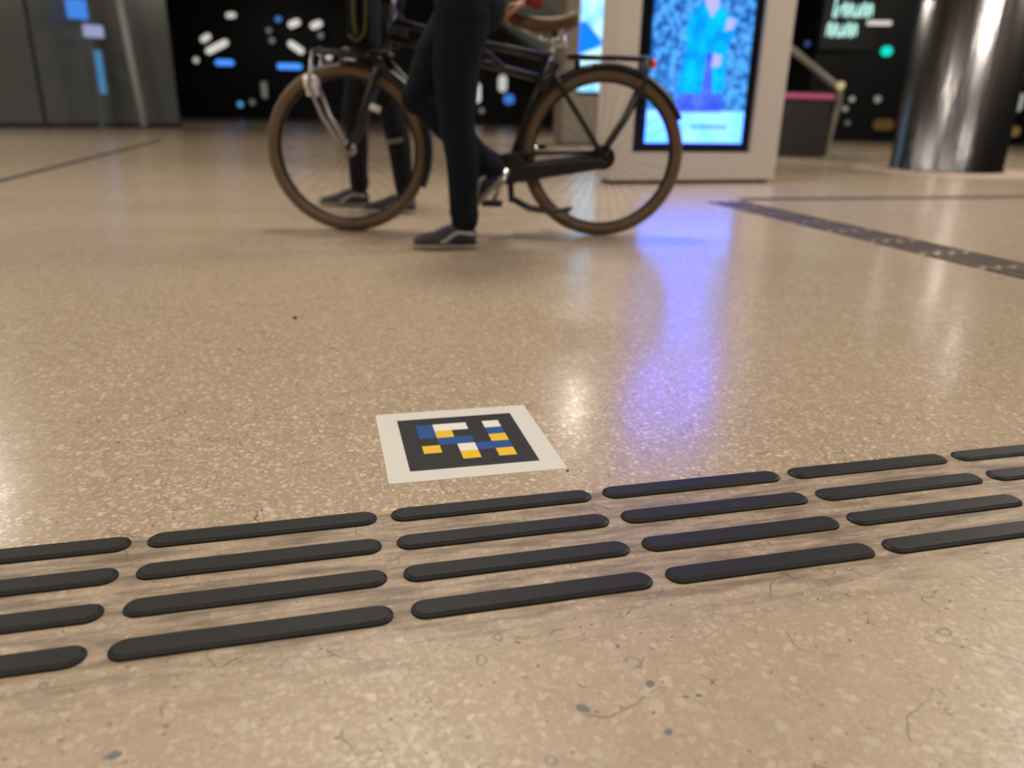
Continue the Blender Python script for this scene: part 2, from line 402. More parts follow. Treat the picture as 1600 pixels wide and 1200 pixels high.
# ------------------------------------------------------------------ floor sticker
st = empty('floor_sticker', (-0.0785, 1.1935, 0.0), R(14.0))
tag(st, 'white floor sticker with black panel of blue, yellow and white squares', 'sticker')
def rr(w, r, n=4):
    out = []
    for cx, cy, a0 in ((1, -1, -90), (1, 1, 0), (-1, 1, 90), (-1, -1, 180)):
        for i in range(n + 1):
            a = R(a0 + 90 * i / n); out.append((cx * (w / 2 - r) + r * math.cos(a), cy * (w / 2 - r) + r * math.sin(a)))
    return out
MB().prism(rr(0.278, 0.004), 0.0, 0.0005).build('backing_sheet', M['paper'], st)
PANEL = 0.207
MB().prism(rr(PANEL, 0.0005), 0.0005, 0.0007).build('black_panel', M['cblack'], st)
code = ['BWW.W', 'BY..B', '.BB.Y', 'Y.WBB', '..Y.Y']
cs = PANEL / 7.0
cm = {}
for ch, key in (('B', 'cblue'), ('Y', 'cyellow'), ('W', 'cwhite')):
    me = MB().box((0, 0, 0), (cs, cs, 0.0002)).mesh('colour_cell'); me.materials.append(M[key]); cm[ch] = me
for r_, row in enumerate(code):
    for c_, ch in enumerate(row):
        if ch in cm:
            o = bpy.data.objects.new('colour_cell', cm[ch]); col.objects.link(o); o.parent = st
            o.location = ((c_ - 2) * cs, (2 - r_) * cs, 0.0008); o['label'] = {'B': 'blue cell', 'Y': 'yellow cell', 'W': 'white cell'}[ch]

# crumbs of dirt
def crumb(x, y, s, lab):
    bm = bmesh.new(); bmesh.ops.create_icosphere(bm, subdivisions=2, radius=s)
    for v in bm.verts: v.co *= random.uniform(0.8, 1.15); v.co.z = v.co.z * 0.6 + s * 0.5
    me = bpy.data.meshes.new('dirt_crumb'); bm.to_mesh(me); bm.free(); me.materials.append(M['dirt'])
    o = bpy.data.objects.new('dirt_crumb', me); col.objects.link(o); o.location = (x, y, 0.0); tag(o, lab, 'crumb')
crumb(-0.572, 1.952, 0.0055, 'black crumb of dirt alone on the blurred floor left of the bicycle person')
crumb(0.0895, 1.083, 0.0022, 'tiny dark crumb at the right corner of the sticker')

# ------------------------------------------------------------------ bicycle
BY = 3.48
bk = empty('bicycle', (-0.18, BY, 0.0)); tag(bk, 'black city bicycle with brown tyres pushed across the hall', 'bicycle')
def b_tube(name, segs, mt, parent=bk, n=12):
    mb = MB()
    for pts, r in segs: mb.tube([(x, BY + y, z) for x, y, z in pts], r, n)
    return mb.build(name, mt, parent, world=True, smooth=True)
RH = (0.368, 0.349); FH = (-0.732, 0.347); RAD = 0.349
BB = (-0.035, 0.285)
def wheel(c):
    wh = MB()
    n = 72
    prof = [(-0.014, 0.302), (0.014, 0.302), (0.016, 0.312), (0.008, 0.292), (-0.008, 0.292), (-0.016, 0.312)]
    wh = empty('wheel', (0, 0, 0)); wh.parent = bk; wh.location = (c[0] + 0.18, 0, c[1])
    mb = MB(); vs = []; fs = []
    pr = [(-0.016, 0.316), (-0.013, 0.300), (-0.007, 0.290), (0.007, 0.290), (0.013, 0.300), (0.016, 0.316)]
    for i in range(n):
        a = 2 * math.pi * i / n
        for yy, r in pr: vs.append((r * math.cos(a), yy, r * math.sin(a)))
    k = len(pr)
    for i in range(n):
        for j in range(k):
            fs.append((i * k + j, i * k + (j + 1) % k, ((i + 1) % n) * k + (j + 1) % k, ((i + 1) % n) * k + j))
    mb.add(vs, fs).build('rim', M['rim'], wh, smooth=True)
    MB().tube([(0.323 * math.cos(2 * math.pi * i / n), 0, 0.323 * math.sin(2 * math.pi * i / n)) for i in range(n)], 0.0255, 14, closed=True).build('tyre', M['tyre'], wh, smooth=True)
    MB().tube([(0, -0.05, 0), (0, -0.035, 0), (0, -0.034, 0), (0, 0.034, 0), (0, 0.035, 0), (0, 0.05, 0)], [0.012, 0.012, 0.030, 0.030, 0.012, 0.012], 14).build('hub', M['steel'], wh, smooth=True)
    sm = MB().tube([(0.020, 0.028, 0), (0.295, 0.0, 0)], 0.0007, 5).mesh('spoke'); sm.materials.append(M['rim'])
    for i in range(32):
        o = bpy.data.objects.new('spoke', sm); col.objects.link(o); o.parent = wh
        o.rotation_euler = (0, 2 * math.pi * i / 32, 0)
        if i % 2: o.scale = (1, -1, 1)
    return wh
wheel(RH); wheel(FH)

# frame: curved twin top tubes, down tube, seat tube, stays
HTt = (-0.520, 0.90); HTb = (-0.570, 0.70); ST = (0.128, 0.74)
fr = [([(BB[0], 0, BB[1]), (ST[0], 0, ST[1])], 0.0165),
      ([(HTb[0], 0, HTb[1]), (HTt[0], 0, HTt[1])], 0.021),
      ([(-0.525, 0, 0.86), (-0.123, 0, 0.775), (0.110, 0, 0.735)], 0.0150),
      ([(-0.545, 0, 0.80), (-0.189, 0, 0.712), (0.090, 0, 0.650)], 0.0150),
      ([(-0.19, 0, 0.785), (-0.06, 0, 0.690)], 0.010),
      ([(-0.565, 0, 0.72), (-0.35, 0, 0.50), (BB[0], 0, BB[1] + 0.01)], 0.0185)]
for s in (-1, 1):
    fr.append(([(ST[0] + 0.005, 0.02 * s, 0.715), (0.155, 0.035 * s, 0.655), (RH[0], 0.065 * s, RH[1])], 0.0095))
    fr.append(([(BB[0], 0.03 * s, BB[1]), (0.10, 0.05 * s, 0.31), (RH[0], 0.065 * s, RH[1])], 0.0105))
b_tube('frame', fr, M['bikeblack'])
b_tube('seat_post', [([(ST[0], 0, ST[1]), (0.152, 0, 0.825)], 0.0135)], M['chrome'])
fk = []
for s in (-1, 1):
    fk.append(([(-0.575, 0.02 * s, 0.715), (-0.590, 0.05 * s, 0.66), (-0.655, 0.055 * s, 0.49), (-0.70, 0.055 * s, 0.39), (FH[0], 0.055 * s, FH[1])], [0.013, 0.015, 0.013, 0.010, 0.009]))
fk.append(([(-0.575, -0.05, 0.70), (-0.575, 0.05, 0.70)], 0.014))
b_tube('fork', fk, M['bikeblack'])
# mudguards
def guard(c, a0, a1, rr_=0.362, wd=0.032):
    mb = MB(); vs = []; fs = []; n = 40
    pr = [(-wd, -0.018), (-wd * 0.8, -0.002), (-wd * 0.4, 0.005), (0, 0.007), (wd * 0.4, 0.005), (wd * 0.8, -0.002), (wd, -0.018), (wd * 0.78, -0.006), (0, 0.003), (-wd * 0.78, -0.006)]
    k = len(pr)
    for i in range(n + 1):
        a = R(a0 + (a1 - a0) * i / n)
        for yy, d in pr: vs.append((c[0] + (rr_ + d) * math.cos(a), BY + yy, c[1] + (rr_ + d) * math.sin(a)))
    for i in range(n):
        for j in range(k): fs.append((i * k + j, i * k + (j + 1) % k, (i + 1) * k + (j + 1) % k, (i + 1) * k + j))
    fs += [tuple(range(k)), tuple(n * k + j for j in range(k - 1, -1, -1))]
    return mb.add(vs, fs).build('mudguard', M['bikeblack'], bk, world=True, smooth=True)
gr = guard(RH, 25, 200); gf = guard(FH, -25, 92)
b_tube('reflective_strip', [([(FH[0] + 0.378 * math.cos(R(a)), -0.02, FH[1] + 0.378 * math.sin(R(a))) for a in (42, 50, 58)], 0.006)], M['whitelens'], gf)
# chain case
cc = [(BB[0] + 0.080 * math.cos(R(15 * i)), BB[1] + 0.066 * math.sin(R(15 * i))) for i in range(24)]
MB().xz(cc, BY - 0.068, BY - 0.045).xz([(BB[0], 0.222), (0.20, 0.262), (RH[0] - 0.01, 0.290), (RH[0] + 0.02, 0.312), (RH[0] - 0.01, 0.334), (0.20, 0.318), (BB[0], 0.300)], BY - 0.067, BY - 0.046).build('chain_case', M['bikeblack'], bk, world=True, bevel=0.004)
b_tube('sprocket', [([(RH[0], -0.062, RH[1] - 0.01), (RH[0], -0.040, RH[1] - 0.01)], 0.052)], M['rim'])
b_tube('chain_stay_guard', [([(BB[0], -0.05, BB[1] + 0.055), (0.10, -0.055, 0.352), (RH[0] - 0.02, -0.062, RH[1] + 0.012)], [0.014, 0.010, 0.008])], M['bikeblack'])
# cranks and pedals
for s, ang in ((-1, 215), (1, 35)):
    ex, ez = BB[0] + 0.085 * 0 + 0.165 * math.cos(R(ang)) * 0.5, BB[1] + 0.165 * math.sin(R(ang)) * 0.5
    ex, ez = BB[0] + 0.075 * math.cos(R(ang)), BB[1] + 0.075 * math.sin(R(ang))
    ex, ez = BB[0] + 0.15 * math.cos(R(ang)), BB[1] + 0.15 * math.sin(R(ang))
    if s == -1: ex, ez = -0.100, 0.150 + 0.0
    ck = b_tube('crank', [([(BB[0], 0.085 * s, BB[1]), (ex, 0.10 * s, ez)], [0.015, 0.011])], M['chrome'])
    mb = MB().box((ex, BY + 0.150 * s, ez), (0.085, 0.085, 0.022)); mb.build('pedal', M['bikeblack'], ck, world=True, bevel=0.004)
b_tube('chainring_cap', [([(BB[0] - 0.06, -0.072, BB[1] - 0.04), (BB[0] - 0.06, -0.082, BB[1] - 0.04)], 0.022)], M['chrome'])
# double-leg kick stand folded back
kb = b_tube('kickstand', [([(-0.03, 0, 0.26), (-0.02, 0, 0.155)], 0.014), ([(-0.02, -0.06, 0.155), (-0.02, 0.06, 0.155)], 0.013),
                          ([(-0.02, -0.06, 0.155), (0.06, -0.075, 0.115), (0.15, -0.085, 0.108), (0.245, -0.09, 0.130)], 0.008),
                          ([(-0.02, 0.06, 0.155), (0.06, 0.075, 0.115), (0.15, 0.085, 0.095), (0.245, 0.09, 0.090)], 0.008)], M['bikeblack'])
# saddle
sv = MB(); vs = []; fs = []; n = 14; K = 14
for i in range(n + 1):
    t = i / n; x = -0.040 + 0.275 * t
    hw = 0.018 + 0.075 * max(0, (t - 0.35) / 0.65) ** 1.3 + 0.008 * min(1, t * 4); hw *= min(1.0, 0.35 + t * 6) * (1 if t < 0.93 else 1 - 3.5 * (t - 0.93))
    zt = 0.885 + 0.020 * (2 * t - 1) ** 2 + (0.012 if t > 0.8 else 0) * (t - 0.8) * 5; dp = 0.050 + 0.02 * t
    for j in range(K):
        a = 2 * math.pi * j / K; cx = math.copysign(abs(math.cos(a)) ** 0.7, math.cos(a)); sn = math.sin(a)
        vs.append((x, BY + hw * cx, zt - dp / 2 + dp / 2 * (math.copysign(abs(sn) ** 0.7, sn))))
for i in range(n):
    for j in range(K): fs.append((i * K + j, i * K + (j + 1) % K, (i + 1) * K + (j + 1) % K, (i + 1) * K + j))
fs += [tuple(range(K)), tuple(n * K + j for j in range(K - 1, -1, -1))]
sd = sv.add(vs, fs).build('saddle', M['leather'], bk, world=True, smooth=True)
for s in (-1, 1):
    hel = [(0.175 + 0.016 * math.cos(a * 0.7), BY + 0.045 * s + 0.016 * math.sin(a * 0.7), 0.775 + a * 0.0018) for a in range(0, 36)]
    MB().tube(hel, 0.004, 6).build('saddle_spring', M['chrome'], sd, world=True, smooth=True)
b_tube('saddle_clamp', [([(0.135, -0.045, 0.795), (0.135, 0.045, 0.795)], 0.015), ([(0.0, 0.02, 0.845), (0.10, 0.03, 0.80), (0.19, 0.035, 0.785)], 0.005), ([(0.0, -0.02, 0.845), (0.10, -0.03, 0.80), (0.19, -0.035, 0.785)], 0.005)], M['chrome'])
# rear rack
rk = [([(0.205, s * 0.06, 0.735), (0.53, s * 0.06, 0.735)], 0.008) for s in (-1, 1)]
rk += [([(x, -0.06, 0.735), (x, 0.06, 0.735)], 0.007) for x in (0.205, 0.31, 0.42, 0.53)]
rk += [([(0.525, s * 0.062, 0.735), (0.52, s * 0.068, 0.64), (0.46, s * 0.070, 0.50), (RH[0] + 0.01, s * 0.070, RH[1] + 0.02)], 0.008) for s in (-1, 1)]
rk += [([(0.245, 0, 0.735), (0.245, 0, 0.69)], 0.012)]
rack = b_tube('rear_rack', rk, M['bikeblack'])
MB().ell((0.560, BY, 0.716), (0.016, 0.045, 0.020)).build('tail_light', M['redlens'], rack, world=True, smooth=True)
MB().box((0.543, BY, 0.720), (0.02, 0.07, 0.03)).build('light_mount', M['bikeblack'], rack, world=True, bevel=0.003)
# rear wheel lock and skirt stay
b_tube('frame_lock', [([(0.10, -0.055, 0.60), (0.13, -0.06, 0.665), (0.16, -0.03, 0.70), (0.16, 0.03, 0.70), (0.13, 0.06, 0.665), (0.10, 0.055, 0.60)], 0.013)], M['bikeblack'])
# front rack, lamp, stays
frk = [([(-0.84, s * 0.09, 0.735), (-0.54, s * 0.09, 0.735)], 0.007) for s in (-1, 1)] + [([(x, -0.09, 0.735), (x, 0.09, 0.735)], 0.006) for x in (-0.84, -0.74, -0.64, -0.54)]
frk += [([(-0.84, s * 0.085, 0.735), (-0.865, s * 0.08, 0.60), (-0.82, s * 0.07, 0.48), (FH[0], s * 0.065, FH[1])], 0.008) for s in (-1, 1)]
frack = b_tube('front_rack', frk[:6], M['bikeblack']); b_tube('rack_stay', frk[6:], M['steel'])
MB().tube([(-0.835, BY - 0.02, 0.620), (-0.845, BY - 0.02, 0.620), (-0.890, BY - 0.02, 0.612), (-0.897, BY - 0.02, 0.611)], [0.010, 0.026, 0.034, 0.026], 16).build('headlight', M['whitelens'], frack, world=True, smooth=True)
MB().box((-0.858, BY - 0.05, 0.585), (0.05, 0.03, 0.05)).build('lamp_bracket', M['whitelens'], frack, world=True, bevel=0.006)
b_tube('fork_reflector', [([(-0.615, -0.075, 0.527), (-0.575, -0.075, 0.510)], 0.014)], M['whitelens'])
# handlebar
hb = b_tube('handlebar', [([(-0.545, 0, 0.80), (-0.505, 0, 1.00)], 0.012),
        (bez([(-0.30, -0.29, 1.03), (-0.42, -0.26, 1.05), (-0.53, -0.16, 1.04), (-0.545, 0, 1.0), (-0.53, 0.16, 1.04), (-0.42, 0.26, 1.05), (-0.30, 0.29, 1.03)], 6), 0.011)], M['chrome'])
for s in (-1, 1):
    MB().tube([(-0.30, BY + 0.29 * s, 1.03), (-0.42, BY + 0.26 * s, 1.05)], 0.016).build('grip', M['rubber'], hb, world=True, smooth=True)
b_tube('stem_cap', [([(-0.507, 0, 0.985), (-0.500, 0, 1.02)], 0.02)], M['chrome'])

# bag on the front rack
bg = empty('carrier_bag', (-0.64, BY, 0.746)); tag(bg, 'black bag with olive piping on the front rack of the bicycle', 'bag')
MB().prism([(-0.685, BY - 0.15), (-0.592, BY - 0.15), (-0.592, BY + 0.15), (-0.685, BY + 0.15)], 0.746, 1.04).build('body', M['bag'], bg, world=True, bevel=0.03)
for yy in (BY - 0.155, BY + 0.155):
    MB().tube(bez([(-0.602, yy, 0.99), (-0.605, yy, 0.88), (-0.615, yy, 0.80), (-0.645, yy, 0.772), (-0.675, yy, 0.79)], 6), 0.007, 8).build('piping', M['olive'], bg, world=True, smooth=True)
MB().tube(bez([(-0.645, BY - 0.154, 0.97), (-0.65, BY - 0.160, 0.86), (-0.645, BY - 0.154, 0.79)], 6), 0.010, 8).build('strap', M['olive'], bg, world=True, smooth=True)

# ------------------------------------------------------------------ people
def hand(mb, wrist, d, n, s=1.0, curl=0.5, side=1):
    """palm and five fingers: d points along the hand, n is the palm's normal (fingers curl towards it)"""
    d = Vector(d).normalized(); n = Vector(n); n = (n - d * n.dot(d)).normalized(); a = d.cross(n) * side; wv = Vector(wrist)
    for k in (-1.5, -0.5, 0.5, 1.5):
        mb.limb([wv + d * 0.01 * s + a * k * 0.013 * s, wv + d * 0.085 * s + a * k * 0.020 * s], [0.016 * s, 0.0125 * s], 8)
    for k, ln in ((-1.5, 0.060), (-0.5, 0.076), (0.5, 0.082), (1.5, 0.072)):
        q = wv + d * 0.085 * s + a * k * 0.021 * s; pts = [q]; ang = 0.25
        for i, fr_ in enumerate((0.45, 0.32, 0.25)):
            ang += curl; q = q + (d * math.cos(ang) + n * math.sin(ang)) * ln * fr_ * s; pts.append(q)
        mb.limb(pts, [0.0098 * s, 0.0092 * s, 0.0085 * s, 0.0072 * s], 8)
    q = wv + d * 0.025 * s + a * 0.028 * s
    mb.limb([q, q + (d * 0.5 + a * 0.75 + n * 0.25) * 0.038 * s, q + (d * 0.9 + a * 0.75 + n * 0.6) * 0.058 * s], [0.0135 * s, 0.011 * s, 0.009 * s], 8)

def shoe(parent, heel, toe, hs, mats, length=0.27, wave=True):
    """heel/toe give the ground line; hs lifts the pitch"""
    heel = Vector(heel); toe = Vector(toe); d = (toe - heel).normalized(); sdir = Vector((0, 0, 1)).cross(d).normalized(); upv = d.cross(sdir)
    def P(x, y, z): return heel + d * x * length + sdir * y + upv * z
    W = [0.028, 0.034, 0.036, 0.035, 0.036, 0.042, 0.046, 0.047, 0.044, 0.036, 0.020]; X = [0, 0.04, 0.12, 0.25, 0.38, 0.5, 0.62, 0.74, 0.85, 0.94, 0.99]
    Ht = [0.070, 0.088, 0.094, 0.096, 0.098, 0.088, 0.074, 0.062, 0.055, 0.048, 0.036]
    def loft(zlo, zf, wf, K=16):
        vs = []; fs = []
        for x, wd, h in zip(X, W, Ht):
            z1 = zf(h)
            for j in range(K):
                a = 2 * math.pi * j / K; c = math.cos(a); sn = math.sin(a)
                yy = math.copysign(abs(c) ** 0.55, c) * wd * wf * (1 - 0.38 * max(0, sn) * min(1, (z1 - zlo) / 0.05)); zz = (zlo + z1) / 2 + (z1 - zlo) / 2 * math.copysign(abs(sn) ** 0.6, sn)
                vs.append(P(x, yy, zz))
        n = len(X)
        for i in range(n - 1):
            for j in range(K): fs.append((i * K + j, i * K + (j + 1) % K, (i + 1) * K + (j + 1) % K, (i + 1) * K + j))
        fs += [tuple(range(K)), tuple((n - 1) * K + j for j in range(K - 1, -1, -1))]
        return MB().add(vs, fs)
    u = loft(0.012, lambda h: h, 0.96).build('shoe', M[mats[0]], parent, world=True, smooth=True)
    loft(0.0, lambda h: 0.026, 1.06).build('sole', M[mats[1]], u, world=True, smooth=True)
    if wave:
        for s in (-1, 1):
            pts = [P(x, s * (yy + 0.001), z) for x, yy, z in ((0.04, 0.031, 0.058), (0.15, 0.034, 0.064), (0.28, 0.0335, 0.066), (0.38, 0.036, 0.056), (0.47, 0.041, 0.038), (0.56, 0.0455, 0.030))]
            MB().tube(bez(pts, 5), 0.0085, 6).build('side_stripe', M[mats[2]], u, world=True, smooth=True)
            if len(mats) > 3: MB().tube(bez([P(x, s * yy, z) for x, yy, z in ((0.03, 0.032, 0.036), (0.2, 0.035, 0.038), (0.36, 0.036, 0.034))], 5), 0.012, 6).build('heel_panel', M[mats[3]], u, world=True, smooth=True)
    lc = [P(x, 0, z) for x, z in ((0.42, 0.095), (0.50, 0.090), (0.58, 0.080), (0.66, 0.071))]
    mb = MB()
    for q in lc: mb.tube([q - sdir * 0.024 - upv * 0.006, q, q + sdir * 0.024 - upv * 0.006], 0.004, 6)
    mb.build('laces', M[mats[2]], u, world=True, smooth=True)
    return u

def person(label, J, mats, cuff=None, band=None):
    root = empty('person', (J['pelvis'][0], J['pelvis'][1], 0.0)); tag(root, label, 'person')
    V = {k: Vector(v) for k, v in J.items() if isinstance(v, (tuple, list)) and len(v) == 3}
    f = Vector(J.get('face', (-1, 0, 0))).normalized(); sd_ = Vector((0, 0, 1)).cross(f)
    # body (skin)
    b = MB(); hd = V['head']
    b.limb([V['chest'], V['neck'], hd - Vector((0, 0, 0.06))], [0.075, 0.055, 0.055])
    b.ell(hd, (0.092, 0.076, 0.115)); b.ell(hd + f * 0.03 + Vector((0, 0, -0.055)), (0.062, 0.055, 0.060))
    b.limb([hd + f * 0.085 + Vector((0, 0, 0.015)), hd + f * 0.112 + Vector((0, 0, -0.025))], [0.010, 0.015], 8)
    b.limb([hd + f * 0.083 - sd_ * 0.02 + Vector((0, 0, -0.062)), hd + f * 0.083 + sd_ * 0.02 + Vector((0, 0, -0.062))], [0.009, 0.009], 8)
    for s in (-1, 1): b.ell(hd + sd_ * s * 0.078 - f * 0.005, (0.020, 0.012, 0.032))
    b.limb([V['chest'], V['pelvis']], [0.09, 0.09])
    for s, k in ((1, 'L'), (-1, 'R')):
        b.limb([V['chest'], V['sho' + k], V['elb' + k], V['wri' + k]], [0.06, 0.045, 0.036, 0.026])
        b.limb([V['pelvis'], V['hip' + k], V['knee' + k], V['ank' + k]], [0.08, 0.07, 0.05, 0.036])
        hand(b, V['wri' + k], J['hd' + k], J['hn' + k], 1.0, J.get('curl', 0.55), J.get('hs' + k, 1))
    b.build('body', M['skin'], root, world=True, remesh=0.006)
    MB().ell(hd + Vector((0, 0, 0.02)) - f * 0.018, (0.098, 0.088, 0.112)).build('hair', M[mats[2]], root, world=True, smooth=True)
    for s in (-1, 1): MB().ell(hd + f * 0.082 + sd_ * s * 0.032 + Vector((0, 0, 0.012)), (0.011, 0.011, 0.009)).build('eye', M['eye'], root, world=True, smooth=True)
    # trousers
    t = MB(); pv = V['pelvis']
    t.ell(pv, (0.125, 0.165, 0.13)); t.ell(pv + Vector((0, 0, 0.08)), (0.115, 0.155, 0.10)); t.ell(pv - f * 0.055 - Vector((0, 0, 0.05)), (0.10, 0.15, 0.10))
    for k in 'LR':
        h, kn, an = V['hip' + k], V['knee' + k], V['ank' + k]
        mid = (h + kn) / 2 + f * 0.015; calf = kn.lerp(an, 0.35) - f * 0.012; low = kn.lerp(an, 0.8)
        w_ = J.get('wide', 1.0)
        t.limb([h, mid, kn, calf, low, an], [0.105 * w_, 0.088 * w_, 0.068 * w_, 0.066 * w_, 0.056 * w_, 0.056 * w_])
        for q, dz in ((0.93, 0.004), (0.82, 0.001)):       # soft folds
            pq = kn.lerp(an, q); t.ell(pq, ((0.058 + dz) * w_ * (1.1 if q < 0.5 else 1), (0.058 + dz) * w_ * (1.1 if q < 0.5 else 1), 0.016))
    t.build('trousers', M[mats[0]], root, world=True, remesh=0.008)
    # jacket
    c = MB(); ch = V['chest']
    c.limb([pv + Vector((0, 0, 0.10)), (pv + ch) / 2, ch], [0.145, 0.15, 0.155], 16)
    c.ell(pv + Vector((0, 0, 0.10)), (0.145, 0.185, 0.08)); c.ell(ch, (0.14, 0.20, 0.17)); c.limb([ch, V['neck'] - Vector((0, 0, 0.03))], [0.11, 0.07])
    for k in 'LR': c.limb([ch, V['sho' + k], V['elb' + k], V['elb' + k].lerp(V['wri' + k], 0.88)], [0.09, 0.075, 0.056, 0.044])
    c.build('jacket', M[mats[1]], root, world=True, remesh=0.010)
    if cuff:
        for k in 'LR':
            a, b_ = V['elb' + k], V['wri' + k]; MB().tube([a.lerp(b_, 0.84), a.lerp(b_, 0.90), a.lerp(b_, 1.06)], [0.042, 0.043, 0.038], 16).build('cuff', M[cuff], root, world=True, smooth=True)
    if band:
        for q in (0.22, 0.48):
            a = V['kneeR'].lerp(V['ankR'], q); b_ = V['kneeR'].lerp(V['ankR'], q + 0.055); w_ = J.get('wide', 1.0)
            MB().tube([a, b_], [0.075 * w_, 0.073 * w_], 20, caps=False).build('reflective_band', M['greyband'], root, world=True, smooth=True)
    return root

p1 = dict(pelvis=(-0.205, 3.15, 0.93), chest=(-0.25, 3.15, 1.27), neck=(-0.29, 3.15, 1.45), head=(-0.325, 3.15, 1.60),
          hipL=(-0.205, 3.06, 0.85), kneeL=(-0.228, 3.06, 0.46), ankL=(-0.200, 3.07, 0.115),
          hipR=(-0.215, 3.24, 0.86), kneeR=(-0.395, 3.23, 0.56), ankR=(-0.105, 3.24, 0.295),
          shoL=(-0.25, 2.97, 1.37), elbL=(-0.38, 2.93, 1.13), wriL=(-0.42, 3.13, 1.09), hdL=(0.05, 1, -0.25), hnL=(0, -0.1, -1), hsL=1,
          shoR=(-0.23, 3.33, 1.37), elbR=(0.13, 3.37, 1.13), wriR=(0.050, 3.425, 0.932), hdR=(-0.85, 0.40, -0.12), hnR=(0, 0.15, -1), hsR=1)
P1 = person('person in dark jeans and black jacket walking beside the bicycle, hand on the saddle', p1, ('jeans', 'jacket', 'hair'), cuff='red')
shoe(P1, (-0.155, 3.075, 0.0), (-0.40, 3.045, 0.0), 0, ('shoe', 'sole', 'shoewhite', 'shoeblue'), 0.25)
shoe(P1, (-0.050, 3.24, 0.255), (-0.200, 3.238, 0.100), 0, ('shoe', 'sole', 'shoewhite', 'shoeblue'), 0.25)

p2 = dict(pelvis=(-0.71, 4.22, 0.94), chest=(-0.74, 4.22, 1.28), neck=(-0.76, 4.22, 1.46), head=(-0.79, 4.22, 1.61), wide=0.92,
          hipL=(-0.745, 4.13, 0.86), kneeL=(-0.635, 4.11, 0.47), ankL=(-0.575, 4.10, 0.12),
          hipR=(-0.735, 4.32, 0.86), kneeR=(-0.88, 4.34, 0.48), ankR=(-0.860, 4.34, 0.12),
          shoL=(-0.73, 4.04, 1.38), elbL=(-0.66, 3.98, 1.15), wriL=(-0.88, 4.06, 1.20), hdL=(-1, 0.3, 0.1), hnL=(0.1, 0.6, 0.8), hsL=1,
          shoR=(-0.73, 4.40, 1.38), elbR=(-0.68, 4.45, 1.15), wriR=(-0.89, 4.36, 1.20), hdR=(-1, -0.3, 0.1), hnR=(0.1, -0.6, 0.8), hsR=-1)
# the striped leg is the trailing one
q = dict(p2); 
P2 = person('person in charcoal trousers walking behind the front wheel of the bicycle', p2, ('pants', 'jacket', 'hair'))
shoe(P2, (-0.815, 4.345, 0.0), (-1.06, 4.335, 0.0), 0, ('shoe', 'sole', 'shoewhite'), 0.27)
shoe(P2, (-0.525, 4.10, 0.0), (-0.78, 4.09, 0.0), 0, ('shoe', 'shoewhite', 'shoewhite'), 0.27)
for q_ in (0.28,):
    a = Vector(p2['kneeL']).lerp(Vector(p2['ankL']), q_); b_ = Vector(p2['kneeL']).lerp(Vector(p2['ankL']), q_ + 0.06)
    MB().tube([a, b_], [0.066, 0.064], 20, caps=False).build('reflective_band', M['greyband'], P2, world=True, smooth=True)

# ------------------------------------------------------------------ advertising kiosks
def kiosk(loc, rz, W, D, Hh, mt, label, inset, scr):
    """local frame: x along the front, front face at y=0 facing -y"""
    k = empty('advertising_kiosk', loc, rz); tag(k, label, 'kiosk')
    l, r, b, t = inset
    g = 0.03
    mb = MB().box((l / 2, D / 2, (Hh + g) / 2), (l, D, Hh - g)).box((W - (W - r) / 2, D / 2, (Hh + g) / 2), (W - r, D, Hh - g))
    mb.box(((l + r) / 2, D / 2, (b + g) / 2), (r - l, D, b - g)).box(((l + r) / 2, D / 2, (t + Hh) / 2), (r - l, D, Hh - t))
    mb.build('housing', mt, k)
    MB().box((W / 2, D / 2, 0.015), (W - 0.08, D - 0.08, 0.03)).build('shadow_plinth', M['blacktrim'], k)  # shadow line under the kiosk, put in as a black recessed foot
    z = MB().box(((l + r) / 2, D / 2 + 0.02, (b + t) / 2), (r - l, D - 0.04, t - b)).build('bezel', M['bezel'], k)
    return k, z
def flat(name, poly, y, mt, parent, label=None):
    o = MB().xz(poly, y, y + 0.002).build(name, mt, parent)
    if label: o['label'] = label
    return o
KW = 1.45
k1, z1 = kiosk((0.712, 6.012, 0.0), R(18.0), KW, 0.30, 2.5, M['kiosk'], 'tall white advertising kiosk with blue lit screen behind the rear wheel', (0.165, 1.205, 0.235, 2.25), None)
SB = emis('screen_foliage', (0.01, 0.09, 0.40), 1.0, (0.10, 0.48, 1.15), 22)
SU = emis('screen_top', (0.04, 0.09, 1.0), 7.0, (0.10, 0.10, 1.0), 6)
SC = emis('screen_coat', (0.0, 0.062, 1.0), 5.2, (0.0, 0.12, 1.0), 7)
SD = emis('screen_trousers', (0.02, 0.05, 1.0), 2.0, (0.05, 0.10, 1.0), 8)
SS_ = emis('screen_skin', (0.42, 0.40, 0.95), 1.2)
SW = emis('screen_banner', (0.045, 0.165, 1.0), 5.4, (0.08, 0.18, 1.0), 5)
ST_ = emis('screen_text', (0.08, 0.32, 0.95), 1.0)
x0, x1, zb, zt = 0.270, 1.110, 0.305, 2.18
Yf = 0.016
flat('screen_picture', [(x0, zb), (x1, zb), (x1, 1.38), (x0, 1.38)], Yf, SB, z1)
flat('screen_upper', [(x0, 1.38), (x1, 1.38), (x1, zt), (x0, zt)], Yf, SU, z1)
flat('banner', [(x0, zb), (x1, zb), (x1, zb + 0.235), (x0, zb + 0.235)], Yf - 0.003, SW, z1)
for i in range(9):
    a = 0.66 + i * 0.034; flat('banner_lettering', [(a, zb + 0.105), (a + 0.024, zb + 0.105), (a + 0.024, zb + 0.135), (a, zb + 0.135)], Yf - 0.006, ST_, z1)
flat('trousers_picture', [(0.50, 0.525), (0.90, 0.525), (0.88, 0.72), (0.80, 0.95), (0.62, 0.95), (0.53, 0.72)], Yf - 0.003, SD, z1)
